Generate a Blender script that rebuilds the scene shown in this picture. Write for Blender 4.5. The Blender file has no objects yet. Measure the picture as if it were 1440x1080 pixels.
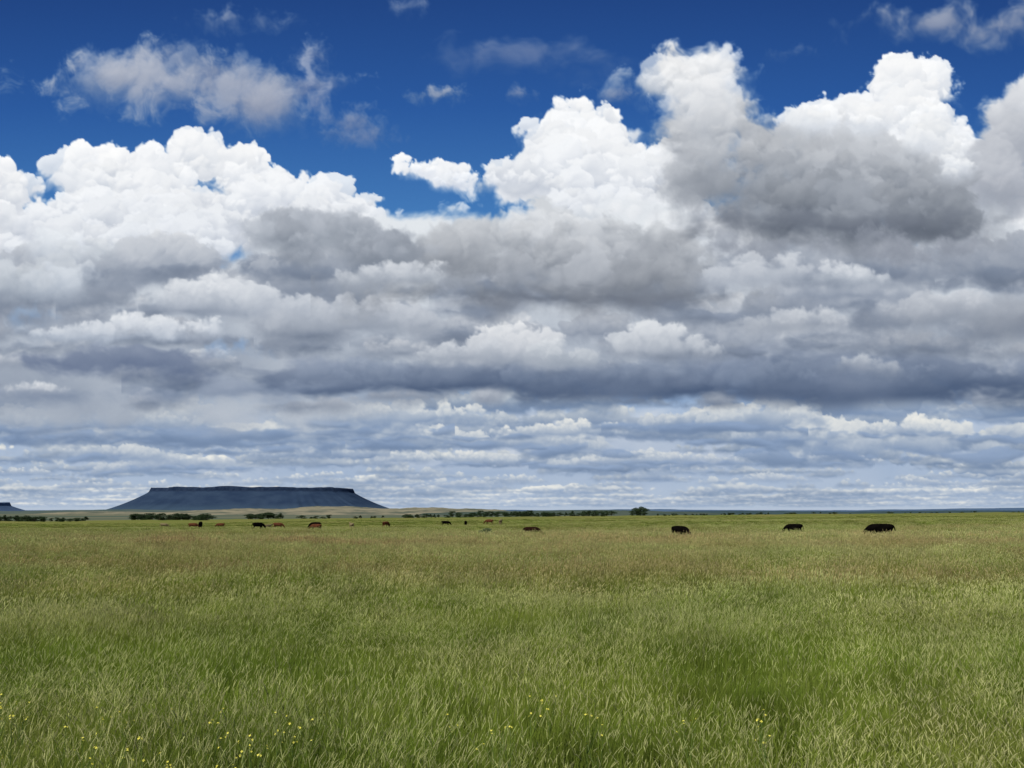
import bpy, bmesh, math, random
import numpy as np
from mathutils import Vector

random.seed(7)
scene = bpy.context.scene
COL = scene.collection
CAM_H = 2.1
F = 1175.0
PITCH = math.radians(8.66)
HOR = 719.0

# ------------------------------------------------------------------ helpers
def lin(c):
    c = np.asarray(c, dtype=np.float64) / 255.0
    return np.where(c <= 0.04045, c / 12.92, ((c + 0.055) / 1.055) ** 2.4)

def new_mat(name):
    m = bpy.data.materials.new(name)
    m.use_nodes = True
    nt = m.node_tree
    nt.nodes.clear()
    out = nt.nodes.new('ShaderNodeOutputMaterial')
    return m, nt, out

def N(nt, t, **kw):
    n = nt.nodes.new(t)
    for k, v in kw.items():
        setattr(n, k, v)
    return n

def mixc(nt, fac, a, b, blend='MIX'):
    n = nt.nodes.new('ShaderNodeMix')
    n.data_type = 'RGBA'
    n.blend_type = blend
    for sock, v in ((n.inputs[0], fac), (n.inputs[6], a), (n.inputs[7], b)):
        if isinstance(v, bpy.types.NodeSocket):
            nt.links.new(v, sock)
        elif isinstance(v, (int, float)):
            sock.default_value = v
        else:
            sock.default_value = (v[0], v[1], v[2], 1)
    return n.outputs[2]

def noise(nt, vec, scale, detail=4, rough=0.55, mapping=None):
    n = nt.nodes.new('ShaderNodeTexNoise')
    n.inputs['Scale'].default_value = scale
    n.inputs['Detail'].default_value = detail
    n.inputs['Roughness'].default_value = rough
    if mapping:
        mp = nt.nodes.new('ShaderNodeMapping')
        mp.inputs['Scale'].default_value = mapping
        nt.links.new(vec, mp.inputs['Vector'])
        vec = mp.outputs[0]
    nt.links.new(vec, n.inputs['Vector'])
    return n.outputs['Fac']

def maprange(nt, v, a, b, c=0.0, d=1.0, smooth=True):
    n = nt.nodes.new('ShaderNodeMapRange')
    n.interpolation_type = 'SMOOTHSTEP' if smooth else 'LINEAR'
    nt.links.new(v, n.inputs[0])
    n.inputs[1].default_value = a
    n.inputs[2].default_value = b
    n.inputs[3].default_value = c
    n.inputs[4].default_value = d
    return n.outputs[0]

def mth(nt, op, a, b=None):
    n = nt.nodes.new('ShaderNodeMath')
    n.operation = op
    for i, v in enumerate((a, b)):
        if v is None:
            continue
        if isinstance(v, (int, float)):
            n.inputs[i].default_value = v
        else:
            nt.links.new(v, n.inputs[i])
    return n.outputs[0]

def link_obj(name, mesh, kind=None, label=None, category=None, group=None, parent=None):
    o = bpy.data.objects.new(name, mesh)
    COL.objects.link(o)
    if kind: o["kind"] = kind
    if label: o["label"] = label
    if category: o["category"] = category
    if group: o["group"] = group
    if parent: o.parent = parent
    return o

def mesh_np(name, verts, faces, smooth=False):
    me = bpy.data.meshes.new(name)
    if isinstance(faces, np.ndarray):
        k = faces.shape[1]
        me.vertices.add(len(verts))
        me.vertices.foreach_set('co', np.asarray(verts, dtype=np.float32).ravel())
        me.loops.add(faces.size)
        me.loops.foreach_set('vertex_index', faces.astype(np.int32).ravel())
        me.polygons.add(len(faces))
        me.polygons.foreach_set('loop_start', (np.arange(len(faces)) * k).astype(np.int32))
        me.update(calc_edges=True)
    else:
        me.from_pydata([tuple(v) for v in verts], [], faces)
    if smooth:
        me.polygons.foreach_set('use_smooth', np.ones(len(me.polygons), dtype=bool))
    me.update()
    return me

def grid_faces(nr, nc, wrap=False):
    r = np.arange(nr - 1)[:, None]
    c = np.arange(nc if wrap else nc - 1)[None, :]
    c2 = (c + 1) % nc
    a = r * nc + c
    b = r * nc + c2
    return np.stack([a, b, b + nc, a + nc], -1).reshape(-1, 4)

def sst(x, a, b):
    t = np.clip((x - a) / (b - a), 0, 1)
    return t * t * (3 - 2 * t)

# ------------------------------------------------------------------ terrain
def terrain(x, y):
    x = np.asarray(x, dtype=np.float64); y = np.asarray(y, dtype=np.float64)
    r = np.sqrt(x * x + y * y)
    near = 0.009 * np.clip(x, -1500, 1500) - 0.0055 * np.clip(y, -300, 2500)
    und = (0.10 * np.sin(x * 0.11 + 1.3) * np.sin(y * 0.09 + 0.4)
           + 0.16 * np.sin(x * 0.035 + y * 0.021 + 2.0) + 0.12 * np.sin(y * 0.05 - x * 0.013))
    und = und * sst(r, 5, 40) * (1 + r / 300.0)
    und = np.clip(und, -1.6, 1.6)
    far = -16 + 3 * np.sin(x * 0.0011 + 1) * np.sin(y * 0.0008)
    w = sst(r, 1300, 2400)
    return (near + und) * (1 - w) + far * w

# ------------------------------------------------------------------ SKY
STEP = 1.4
X0, X1, Y0, Y1 = -320, 1760, -160, 738
gx = np.arange(X0, X1, STEP, dtype=np.float32)
gy = np.arange(Y0, Y1, STEP, dtype=np.float32)
nx, ny = len(gx), len(gy)
img = np.zeros((ny, nx, 3), dtype=np.float32)
_tabs = {}
def tab(seed):
    if seed not in _tabs:
        r = np.random.RandomState(seed)
        a = r.rand(256, 256) * 2 * np.pi
        _tabs[seed] = (np.cos(a).astype(np.float32), np.sin(a).astype(np.float32),
                       r.rand(256, 256).astype(np.float32), r.rand(256, 256).astype(np.float32))
    return _tabs[seed]
def perlin(x, y, seed):
    gxt, gyt, _, _ = tab(seed % 5)
    off = (seed * 37.31) % 200
    x = x + off; y = y + off * 0.73
    xi = np.floor(x).astype(np.int32); yi = np.floor(y).astype(np.int32)
    fx = x - xi; fy = y - yi
    u = fx * fx * fx * (fx * (fx * 6 - 15) + 10); v = fy * fy * fy * (fy * (fy * 6 - 15) + 10)
    x0 = xi & 255; x1 = (xi + 1) & 255; y0 = yi & 255; y1 = (yi + 1) & 255
    a = gxt[y0, x0] * fx + gyt[y0, x0] * fy
    b = gxt[y0, x1] * (fx - 1) + gyt[y0, x1] * fy
    c = gxt[y1, x0] * fx + gyt[y1, x0] * (fy - 1)
    d = gxt[y1, x1] * (fx - 1) + gyt[y1, x1] * (fy - 1)
    return ((a + (b - a) * u) * (1 - v) + (c + (d - c) * u) * v) * 1.5
def puffs(x, y, seed):
    _, _, px, py = tab(seed % 5)
    off = (seed * 53.17) % 200
    x = x + off; y = y + off * 0.61
    xi = np.floor(x).astype(np.int32); yi = np.floor(y).astype(np.int32)
    acc = np.zeros(x.shape, dtype=np.float32)
    for j in (-1, 0, 1):
        for i in (-1, 0, 1):
            cx = (xi + i) & 255; cy = (yi + j) & 255
            dx = xi + i + px[cy, cx] - x; dy = yi + j + py[cy, cx] - y
            acc += np.exp(-12.0 * (dx * dx + dy * dy))
    best = -np.log(acc + 1e-6) / 12.0      # smooth minimum of squared distance
    return np.clip((0.22 - best) * 3.0, -1, 1)

LX, LY = -0.42, -0.9
def cloud(blobs, lit, dark, ybase=None, ytop=None, soft=3.0, wl=70, amp=0.30, octv=5, seed=1, opacity=1.0,
          bill=0.7, relief=1.0, flat=False, tb=0.8, warp=0.16, stretch=1.0, pers=0.55, bias=0.0, bsoft=5.0, mott=0.2, kk=0.2):
    bx = np.array(blobs, dtype=np.float32)
    m = wl * 0.8 + soft * (1 + bsoft)
    xa = (bx[:, 0] - bx[:, 2]).min() - m * max(1, stretch * 0.6); xb = (bx[:, 0] + bx[:, 2]).max() + m * max(1, stretch * 0.6)
    ya = (bx[:, 1] - bx[:, 3]).min() - m; yb = (bx[:, 1] + bx[:, 3]).max() + m
    i0 = max(0, int((xa - X0) / STEP)); i1 = min(nx, int((xb - X0) / STEP) + 1)
    j0 = max(0, int((ya - Y0) / STEP)); j1 = min(ny, int((yb - Y0) / STEP) + 1)
    if i1 - i0 < 3 or j1 - j0 < 3: return
    x, y = np.meshgrid(gx[i0:i1], gy[j0:j1])
    xs = x / stretch
    wx = perlin(xs / wl, y / wl, seed + 11) * warp * wl + perlin(xs / wl * 3, y / wl * 3, seed + 12) * warp * wl * 0.25
    wy = perlin(xs / wl, y / wl, seed + 13) * warp * wl + perlin(xs / wl * 3, y / wl * 3, seed + 14) * warp * wl * 0.25
    xd = x + wx * stretch; yd = y + wy
    k = max(2.0, min(bx[:, 2].min(), bx[:, 3].min()) * kk)
    acc = np.zeros_like(x)
    for cx, cy, rx, ry in blobs:
        q = np.sqrt(((xd - cx) / rx) ** 2 + ((yd - cy) / ry) ** 2)
        d = (1 - q) * min(rx, ry)
        acc += np.exp(np.clip(d / k, -30, 30))
    d = k * np.log(acc + 1e-12)
    n = np.zeros_like(x); a = 1.0; w = wl
    nl = None
    xs2 = xd / stretch
    for o in range(octv):
        if w < 3.2: break
        p = perlin(xs2 / w, yd / w, seed + o * 3)
        if bill > 0 and w > 5:
            p = bill * puffs(xs2 / w + 7, yd / w, seed + o * 5 + 1) + (1 - bill) * p
        n = n + a * p; a *= pers; w *= 0.5
        if o == 1: nl = n
    if nl is None: nl = n
    D = d + amp * wl * n
    if ybase is None: ybase = (bx[:, 1] + bx[:, 3]).max()
    if ytop is None: ytop = (bx[:, 1] - bx[:, 3]).min()
    t = sst(y + wy * 1.5, ytop, ybase)
    if flat:
        D = np.minimum(D, ((ybase - y) + perlin(x / wl / 2, y / wl, seed + 40) * wl * 0.15))
    sf = soft * (1 + bsoft * t * t)
    al = sst(D, -sf * 0.6, sf * 1.4) * opacity
    R = min(bx[:, 3].max(), 120)
    Hm = np.sqrt(np.clip(d + amp * wl * nl, 0.5, None) * R) * 0.6 * relief
    hy, hx = np.gradient(Hm + amp * wl * nl * 1.0 * relief, STEP)
    sh = np.tanh(0.7 * (-hx * LX - hy * LY))
    hy, hx = np.gradient(amp * wl * n * relief, STEP)
    sh2 = np.tanh(0.4 * (-hx * LX - hy * LY))
    ns = nl + 0.45 * (n - nl)
    qv = np.clip(0.60 + sh * 0.20 * relief + sh2 * 0.035 * relief + mott * ns - tb * (t - 0.25) + bias, 0, 1)
    lit = np.array(lit, dtype=np.float32); dark = np.array(dark, dtype=np.float32)
    c = dark + (lit - dark) * qv[..., None]
    sub = img[j0:j1, i0:i1]
    sub += (c - sub) * al[..., None]

rs = np.random.RandomState(21)
A_ = lambda c: np.array(c, dtype=np.float32)
def pile(ells, n, r0, r1, ltop, lbot, dtop, dbot, y0=None, y1=None, soft=1.6, opacity=0.9, asp=0.8, inset=0.6, jit=8, amp=0.34, bsoft=9, relief=0.8, tb=0.75, bias=0.05, mott=0.14):
    """many rounded lobes heaped inside a set of ellipses, the lower ones in front"""
    ells = list(ells)
    ar = np.array([e[2] * e[3] for e in ells]); ar = ar / ar.sum()
    y0 = min(e[1] - e[3] for e in ells) if y0 is None else y0
    y1 = max(e[1] + e[3] for e in ells) if y1 is None else y1
    pts = []
    for i in range(n):
        e = ells[rs.choice(len(ells), p=ar)]
        a = rs.rand() * 6.283; q = math.sqrt(rs.rand())
        r = r0 + (r1 - r0) * rs.rand() ** 1.5
        pts.append((e[1] + math.sin(a) * q * max(1, e[3] - r * inset), e[0] + math.cos(a) * q * max(1, e[2] - r * inset), r))
    pts.sort()
    for y, x, r in pts:
        f = float(np.clip((y - y0) / (y1 - y0) + rs.uniform(-.08, .08), 0, 1))
        j = rs.uniform(-jit, jit)
        lit = A_(ltop) * (1 - f) + A_(lbot) * f + j; dk = A_(dtop) * (1 - f) + A_(dbot) * f + j
        cloud([(x, y, r, r * asp), (x + rs.uniform(-.5, .5) * r, y + r * asp * 0.35, r * 0.9, r * asp * 0.6)], lit, dk, ytop=y - r * asp, ybase=y + r * asp * 1.3,
              soft=soft, wl=max(8, r * 1.15), amp=amp, octv=5, seed=int(rs.randint(1000)), opacity=opacity, bill=0.6, relief=relief, tb=tb, bias=bias, bsoft=bsoft, mott=mott, warp=0.2, pers=0.55)
def heap(cx, base, w, h, lit, dark, n=9, soft=1.8, opacity=0.95, flatb=True, fr=1.0):
    """one small cumulus: bright heaped top, shaded flat base"""
    lit = A_(lit); dark = A_(dark)
    cloud([(cx + rs.uniform(-.1, .1) * w, base - h * 0.18, w * 0.5, h * 0.30)], lit * 0.45 + dark * 0.55, dark, ybase=base + h * 0.12, ytop=base - h * 0.5, soft=soft * 1.5, wl=max(8, h * 0.8), amp=0.25,
          seed=int(rs.randint(1000)), flat=flatb, opacity=opacity, stretch=1.6, relief=0.5, bill=0.3, bsoft=1.5, tb=0.9)
    pts = []
    pk = rs.uniform(-0.25, 0.25)
    for i in range(n):
        u = rs.uniform(-0.5, 0.5)
        dome = max(0.12, 1 - (abs(u - pk) / 0.62) ** 1.5) * rs.uniform(0.35, 1)
        r = h * rs.uniform(0.16, 0.36) * fr
        pts.append((base - h * 0.12 - (h - r) * dome * 0.9, cx + u * w, r))
    pts.sort()
    for y, x, r in pts:
        f = np.clip((base - y) / h, 0, 1) ** 0.8
        l2 = dark + (lit - dark) * (0.45 + 0.55 * f); d2 = dark + (lit - dark) * (0.0 + 0.45 * f)
        cloud([(x, y, r * rs.uniform(1.0, 1.7), r)], l2, d2, ytop=y - r, ybase=y + r * 1.2, soft=soft, wl=max(6, r * 1.2), amp=0.36, octv=4, seed=int(rs.randint(1000)), opacity=opacity,
              bill=0.55, relief=0.7, tb=0.8, bias=0.06, bsoft=6, mott=0.18, warp=0.2)
def ragged(ells, n, r0, r1, lit, dark, soft=9, opacity=0.5, seed=0, qr=(0.8, 1.12)):
    """torn fringe scattered around the outline of ellipses"""
    for i in range(n):
        e = ells[rs.randint(len(ells))]
        a = rs.rand() * 6.283; q = rs.uniform(*qr); r = rs.uniform(r0, r1)
        f = rs.rand()
        cloud([(e[0] + math.cos(a) * e[2] * q, e[1] + math.sin(a) * e[3] * q, r * rs.uniform(1, 1.6), r * rs.uniform(.5, .9))], A_(lit) - 14 * f, A_(dark) - 8 * f, soft=soft, wl=r * 1.3, amp=0.55, octv=5,
              seed=int(rs.randint(1000)), opacity=opacity, bill=0.35, relief=0.4, tb=0.5, bsoft=1, mott=0.2, warp=0.25, pers=0.6)

# clear-sky gradient
Yg = np.repeat(gy[:, None], nx, 1)
ys_ = [-160, 0, 150, 300, 450, 600, 720, 740]
cs_ = np.array([(25, 56, 112), (34, 70, 132), (44, 90, 158), (68, 122, 184), (120, 160, 208), (160, 182, 212), (188, 200, 215), (188, 200, 215)], dtype=np.float32)
for ch in range(3):
    img[..., ch] = np.interp(Yg, ys_, cs_[:, ch])

# distant small cumulus receding towards the horizon
cloud([(720, 640, 1300, 72)], (206, 213, 223), (148, 168, 197), soft=25, wl=44, amp=0.3, octv=5, seed=3, bill=0.5, stretch=3, mott=0.5, relief=0.4)
hs = []
for i in range(820):
    u = rs.rand()
    hs.append((1.0 / (u * (1 / 7.0 - 1 / 150.0) + 1 / 150.0), None))
hs += [(v, None) for v in rs.uniform(40, 150, 50)]
hs.sort(key=lambda t: t[0])
for h0, _ in hs:
    yb = HOR - h0
    if yb < 566: yb = 566 + rs.uniform(0, 30); h0 = HOR - yb
    x = rs.uniform(X0 - 40, X1 + 40)
    small = h0 < 30
    w = h0 * rs.uniform(0.8, 2.8) * (1.8 if small else 1.0) + 10
    h = h0 * rs.uniform(0.13, 0.36) + 1.5
    fog = np.clip(1 - h0 / 75.0, 0, 1) ** 1.2
    g = 0.58 + 0.9 * float(perlin(np.float32([[x / 210.0]]), np.float32([[h0 / 34.0]]), 4)[0, 0]) + rs.uniform(-.25, .25)
    if x < 560: g += 0.2
    g = float(np.clip(g, 0, 1))
    lit = (A_((255, 251, 238)) * (1 - fog) + A_((228, 229, 227)) * fog) - (1 - g) * A_((52, 42, 25)) * (1 - fog * 0.55)
    dk = A_((118, 139, 170)) * (1 - fog) + A_((150, 170, 198)) * fog + (g - 0.5) * 16 + rs.uniform(-8, 8)
    if small or rs.rand() < 0.25:
        cloud([(x, yb - h * 0.2, w * 0.4, h * 0.45), (x + w * rs.uniform(-.25, .25), yb - h * 0.45, w * 0.18, h * 0.5)], lit, dk, ybase=yb + h * 0.3, ytop=yb - h * 0.8, soft=1.4, wl=max(6, h * 1.2), amp=0.34, octv=3,
              seed=int(rs.randint(1000)), flat=True, opacity=0.92, stretch=1.6, relief=0.6, tb=0.9, bias=0.05, bsoft=1)
    else:
        heap(x, yb, w, h, lit, dk, n=int(3 + w / h * 1.2), soft=1.0 + h * 0.015, fr=rs.uniform(0.7, 1.1))
CREAM = (255, 251, 239)
named = [(240, 608, 150, 58), (455, 594, 100, 30), (985, 600, 170, 34), (1082, 618, 80, 46), (1165, 642, 120, 68), (1330, 636, 170, 54), (590, 624, 150, 32), (800, 634, 100, 42), (60, 614, 140, 38), (370, 632, 130, 34), (150, 644, 150, 30)]
for i in range(36):
    zone_x = [(-80, 540), (-80, 540), (540, 900), (900, 1520), (900, 1520)][i % 5]
    b = 594 + 92 * rs.rand() ** 1.1; hh = (HOR - b)
    named.append((rs.uniform(*zone_x), b, hh * rs.uniform(1.0, 2.6), hh * rs.uniform(0.20, 0.40)))
named.sort(key=lambda t: -t[1])
for cx, b, w, h in named:
    h0 = HOR - b
    fg = np.clip(1 - h0 / 95.0, 0, 1)
    gg = rs.rand() if h < 30 else 0.0
    cr = A_(CREAM) - fg * A_((22, 18, 10)) - gg * A_((24, 19, 10)); dd = A_((128, 149, 180)) + fg * A_((16, 15, 13))
    heap(cx, b, w, h, cr, dd, n=int(12 + w / h * 3), soft=1.4 + h * 0.01, opacity=0.93, fr=0.85)
    for _ in range(2):
        if rs.rand() < 0.65:
            cloud([(cx + rs.uniform(-.4, .4) * w, b + h * 0.07, w * rs.uniform(0.35, 0.7), h * 0.13)], dd + 14, dd - 14, soft=2.4, wl=max(8, h * 0.8), seed=int(rs.randint(1000)), bill=0.3, stretch=2.2, opacity=0.85, bsoft=1)

# high thin wisps
W_ = dict(bill=0.3, pers=0.6, warp=0.2, mott=0.22, relief=0.4, bsoft=0.8, tb=0.5, octv=6)
cloud([(318, 26, 36, 12), (380, 30, 22, 7)], (158, 168, 190), (96, 116, 156), soft=13, wl=40, amp=0.45, seed=31, opacity=0.75, **W_)
cloud([(578, 10, 20, 10)], (150, 160, 185), (96, 116, 156), soft=10, wl=30, amp=0.4, seed=32, opacity=0.6, **W_)
cloud([(740, 72, 66, 20), (812, 84, 42, 8), (690, 82, 36, 8)], (140, 151, 180), (88, 110, 156), soft=20, wl=46, amp=0.5, seed=33, opacity=0.65, stretch=1.5, **W_)
cloud([(618, 131, 30, 11)], (180, 186, 200), (116, 132, 162), soft=8, wl=26, amp=0.4, seed=34, opacity=0.85, **W_)
cloud([(1240, 30, 32, 12), (1330, 32, 66, 24), (1410, 35, 50, 20), (1500, 20, 90, 30)], (184, 188, 200), (110, 124, 156), soft=15, wl=50, amp=0.42, seed=35, opacity=0.9, **W_)
cloud([(1108, 73, 18, 5)], (140, 152, 182), (96, 116, 156), soft=8, wl=22, amp=0.4, seed=36, opacity=0.5, **W_)
cloud([(728, 128, 14, 8), (864, 132, 26, 12)], (150, 160, 186), (96, 116, 156), soft=9, wl=26, amp=0.4, seed=37, opacity=0.7, **W_)

# bright sunlit cumulus far behind
WH = (255, 255, 255)
def mass(ells, n, r0, r1, lbot=(226, 231, 238), dtop=(202, 210, 222), dbot=(150, 160, 179), y0=None, y1=None, seed=1, **kw):
    e2 = [(a, b, c * 0.84, d * 0.84) for a, b, c, d in ells]
    cloud(e2, WH, (190, 198, 212), ytop=y0, ybase=y1, soft=1.8, wl=44, amp=0.26, seed=seed, kk=0.5, relief=0.7, mott=0.16, tb=0.5, bias=0.1, octv=6, pers=0.55)
    kw.setdefault('tb', 0.7); kw.setdefault('soft', 1.9); kw.setdefault('jit', 5); kw.setdefault('bias', 0.16)
    pile(ells, n, r0, r1, WH, lbot, dtop, dbot, y0=y0, y1=y1, **kw)
mass([(4, 266, 52, 46), (40, 335, 60, 54), (-110, 290, 100, 90), (-250, 260, 120, 120)], 46, 14, 44, y0=215, y1=400, seed=41)
mass([(112, 240, 34, 44), (158, 240, 38, 42), (215, 246, 34, 38), (275, 226, 44, 44), (340, 238, 46, 46), (395, 264, 46, 34), (450, 280, 44, 32), (498, 300, 36, 24), (530, 314, 16, 9), (300, 315, 190, 56), (150, 320, 110, 72), (85, 320, 50, 44), (235, 280, 60, 40)],
     160, 11, 44, y0=190, y1=390, seed=43)
cloud([(585, 236, 26, 8), (630, 248, 34, 16), (660, 258, 26, 14), (568, 224, 10, 7)], WH, (206, 214, 228), wl=26, amp=0.34, seed=45, tb=0.4, bias=0.1, relief=0.6, mott=0.2, soft=2.2, bsoft=3, warp=0.3, kk=0.5)
cloud([(650, 292, 16, 5), (560, 300, 9, 5), (578, 316, 12, 6)], (225, 232, 242), (150, 176, 214), wl=20, amp=0.34, seed=46, tb=0.4, soft=4, bsoft=2, warp=0.3, opacity=0.85)
pile([(590, 240, 26, 10), (640, 250, 34, 15)], 24, 6, 12, WH, (236, 240, 246), (220, 226, 236), (190, 200, 218), soft=1.5)
mass([(722, 254, 40, 30), (803, 176, 30, 46), (790, 205, 46, 50), (846, 208, 42, 58), (785, 240, 62, 44), (900, 250, 58, 44), (950, 240, 40, 50), (880, 300, 130, 40)],
     115, 10, 46, y0=135, y1=380, seed=57)
mass([(1265, 112, 42, 42), (1302, 118, 28, 36), (1275, 165, 70, 50), (1155, 172, 44, 26), (1215, 176, 40, 28), (1335, 215, 34, 50), (1250, 245, 110, 60)],
     90, 11, 46, y0=75, y1=370, seed=49)
mass([(1400, 338, 90, 44), (1345, 352, 46, 26), (1500, 320, 100, 60)], 46, 12, 42, y0=285, y1=420, seed=53)
cloud([(1200, 335, 220, 34), (1385, 280, 60, 44), (1060, 330, 80, 30)], (224, 228, 233), (160, 169, 183), wl=70, amp=0.25, seed=54, soft=8, bill=0.4, tb=0.5, relief=0.6, mott=0.26, octv=6, bsoft=2)
# soft grey cloud at the edge of the tower
RG = [(1430, 190, 60, 60), (1395, 225, 44, 54), (1480, 170, 80, 70), (1420, 265, 60, 34), (1600, 190, 140, 100)]
cloud(RG, (226, 228, 232), (146, 153, 167), ytop=120, ybase=320, wl=70, amp=0.34, seed=52, soft=8, bill=0.5, tb=0.7, relief=0.7, mott=0.26, octv=6, bsoft=3)
pile(RG, 44, 18, 46, (234, 236, 239), (186, 190, 199), (176, 182, 194), (134, 142, 157), soft=6, opacity=0.6, bsoft=4)

# main deck
cloud([(120, 470, 420, 118), (500, 465, 330, 106), (800, 440, 330, 124), (1200, 450, 420, 112), (1650, 440, 300, 140), (-200, 440, 260, 130)], (226, 231, 236), (134, 146, 165),
      ytop=330, ybase=620, wl=150, amp=0.30, octv=7, seed=61, soft=14, tb=0.5, bill=0.45, stretch=1.5, mott=0.36, relief=0.7, bsoft=1)
cloud([(1000, 330, 120, 24), (930, 300, 90, 14), (1010, 360, 140, 30)], (246, 248, 250), (184, 192, 204), wl=60, seed=62, soft=8, tb=0.5, relief=0.6, mott=0.25)

# heaps inside the deck, low (distant) first
nk = 110
band_done = False
def slate_band():
    cloud([(900, 542, 560, 24), (1300, 532, 420, 38), (560, 536, 280, 22), (1650, 525, 250, 50), (1150, 514, 260, 24)], (146, 157, 177), (72, 89, 118), ytop=478, ybase=573, wl=80, amp=0.32, seed=77, soft=9, tb=0.95,
          bill=0.35, stretch=2.3, flat=True, relief=0.5, mott=0.42, octv=7, bsoft=0.6, bias=0.0, opacity=0.92)
    pile([(900, 526, 560, 20), (1300, 516, 420, 28), (560, 522, 220, 16)], 64, 12, 38, (172, 182, 198), (106, 121, 147), (118, 132, 156), (76, 93, 121), y0=486, y1=556, soft=5, opacity=0.55, bsoft=4, asp=0.5, mott=0.22)
for k in range(nk):
    f = k / nk
    if f > 0.28 and not band_done:
        slate_band(); band_done = True
    base = 578 - 200 * f + rs.uniform(-12, 12)
    cx = -250 + ((k * 0.618034) % 1.0) * 1950 + rs.uniform(-60, 60)
    if f > 0.28 and base > 500 and cx > 330: base = 500 - rs.uniform(0, 18)
    s = 0.45 + f * 0.8
    w = rs.uniform(70, 210) * s; h = rs.uniform(28, 62) * s
    if 490 < cx < 720: base = max(base, 324 + h)
    v = rs.rand() ** 0.8
    top = A_((255, 255, 254)) - (1 - v) * A_((88, 82, 70))
    dk = A_((126, 138, 158)) - (1 - v) * 14
    heap(cx, base, w, h, top, dk, n=13, soft=2.2 + 2.6 * rs.rand(), opacity=rs.uniform(0.75, 0.97), flatb=False, fr=1.15)
    if rs.rand() < 0.55:
        cloud([(cx + rs.uniform(-.4, .4) * w, base - 2, w * 0.5, h * 0.17)], dk + 8, dk - 20, soft=6, wl=40 * s, amp=0.34, seed=int(rs.randint(1000)), bill=0.4, stretch=1.7, opacity=0.75, bsoft=1.5)

M_ = dict(relief=0.6, mott=0.28, octv=6, bsoft=4)
cloud([(1400, 470, 110, 20), (1500, 450, 160, 44)], (176, 182, 192), (108, 117, 133), wl=60, seed=81, soft=10, tb=0.8, bill=0.3, opacity=0.8, **M_)
B_ = dict(relief=0.45, mott=0.3, octv=6, bsoft=2)
# small gaps of blue
cloud([(45, 443, 26, 9), (30, 452, 16, 6)], (150, 180, 216), (126, 162, 206), wl=24, amp=0.5, seed=95, soft=9, opacity=0.5, bill=0.2, **B_)
cloud([(316, 491, 28, 6), (338, 488, 14, 5)], (140, 172, 212), (118, 156, 204), wl=22, amp=0.5, seed=96, soft=8, opacity=0.55, bill=0.2, **B_)
cloud([(100, 508, 70, 14), (200, 505, 90, 20), (250, 525, 60, 12)], (138, 149, 170), (84, 100, 131), wl=40, seed=78, soft=6, tb=0.6, bill=0.4, stretch=1.6, **B_)
cloud([(380, 545, 110, 14), (60, 558, 110, 10), (230, 553, 80, 9)], (158, 169, 187), (98, 115, 144), wl=40, seed=79, soft=8, tb=0.7, bill=0.4, stretch=2.0, opacity=0.85, **B_)
heap(730, 512, 110, 66, (250, 250, 250), (146, 156, 172), n=20, soft=3, fr=0.95)
heap(800, 512, 100, 36, (232, 235, 238), (140, 151, 167), n=14, soft=3.4, opacity=0.85)
heap(640, 508, 110, 38, (230, 233, 237), (142, 152, 168), n=14, soft=3.4, opacity=0.85)
heap(940, 500, 140, 50, (240, 242, 244), (144, 154, 170), n=18, soft=3.4, fr=1.0, opacity=0.88)
heap(1220, 524, 90, 32, (208, 213, 219), (118, 130, 151), n=12, soft=3.4, opacity=0.8)
heap(170, 480, 250, 44, (249, 250, 251), (160, 172, 190), n=18, soft=3.4, opacity=0.88)
heap(480, 466, 240, 58, (228, 231, 236), (138, 148, 164), n=18, soft=3.8, opacity=0.85)
heap(330, 440, 200, 56, (244, 246, 248), (152, 162, 178), n=16, soft=3.8, opacity=0.85, fr=1.1)
heap(1330, 450, 150, 50, (226, 229, 234), (134, 143, 158), n=14, soft=4, opacity=0.75, fr=1.1)
heap(1110, 466, 130, 40, (228, 231, 235), (140, 149, 164), n=14, soft=4, opacity=0.7, fr=1.1)
# grey clouds lit from behind, in front
G_ = dict(soft=5, opacity=0.68, bsoft=5, jit=14, mott=0.24)
cloud([(760, 350, 150, 48), (890, 370, 110, 48), (650, 362, 60, 34), (700, 408, 170, 20), (840, 408, 120, 20)], (208, 212, 217), (110, 117, 129), ytop=290, ybase=448, wl=70, amp=0.42, seed=83, soft=9, tb=0.75, bill=0.5, stretch=1.2, relief=0.8, mott=0.42, octv=7, bsoft=3, pers=0.6)
pile([(760, 350, 150, 50), (890, 370, 110, 48), (650, 360, 60, 34)], 50, 14, 48, (238, 240, 242), (156, 162, 172), (164, 171, 181), (104, 111, 124), **G_)
cloud([(740, 424, 180, 11), (860, 420, 100, 10)], (124, 131, 143), (94, 101, 115), wl=50, seed=88, soft=8, stretch=2, opacity=0.75, **B_)
ragged([(400, 325, 46, 26), (460, 325, 62, 28), (530, 352, 60, 24)], 24, 10, 22, (196, 202, 212), (140, 149, 163), soft=8, opacity=0.5)
pile([(400, 325, 46, 26), (460, 325, 62, 28), (530, 352, 60, 24), (410, 358, 50, 12)], 40, 12, 34, (200, 205, 213), (138, 146, 159), (144, 153, 165), (110, 119, 134), y0=290, y1=390, soft=5, opacity=0.75, bsoft=5, mott=0.24, jit=12)
pile([(100, 350, 60, 20), (60, 390, 90, 26)], 20, 16, 38, (236, 240, 244), (196, 203, 212), (180, 189, 202), (158, 169, 184), **G_)
heap(560, 402, 150, 44, (234, 237, 241), (146, 155, 169), n=14, soft=4, opacity=0.8)
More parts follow.
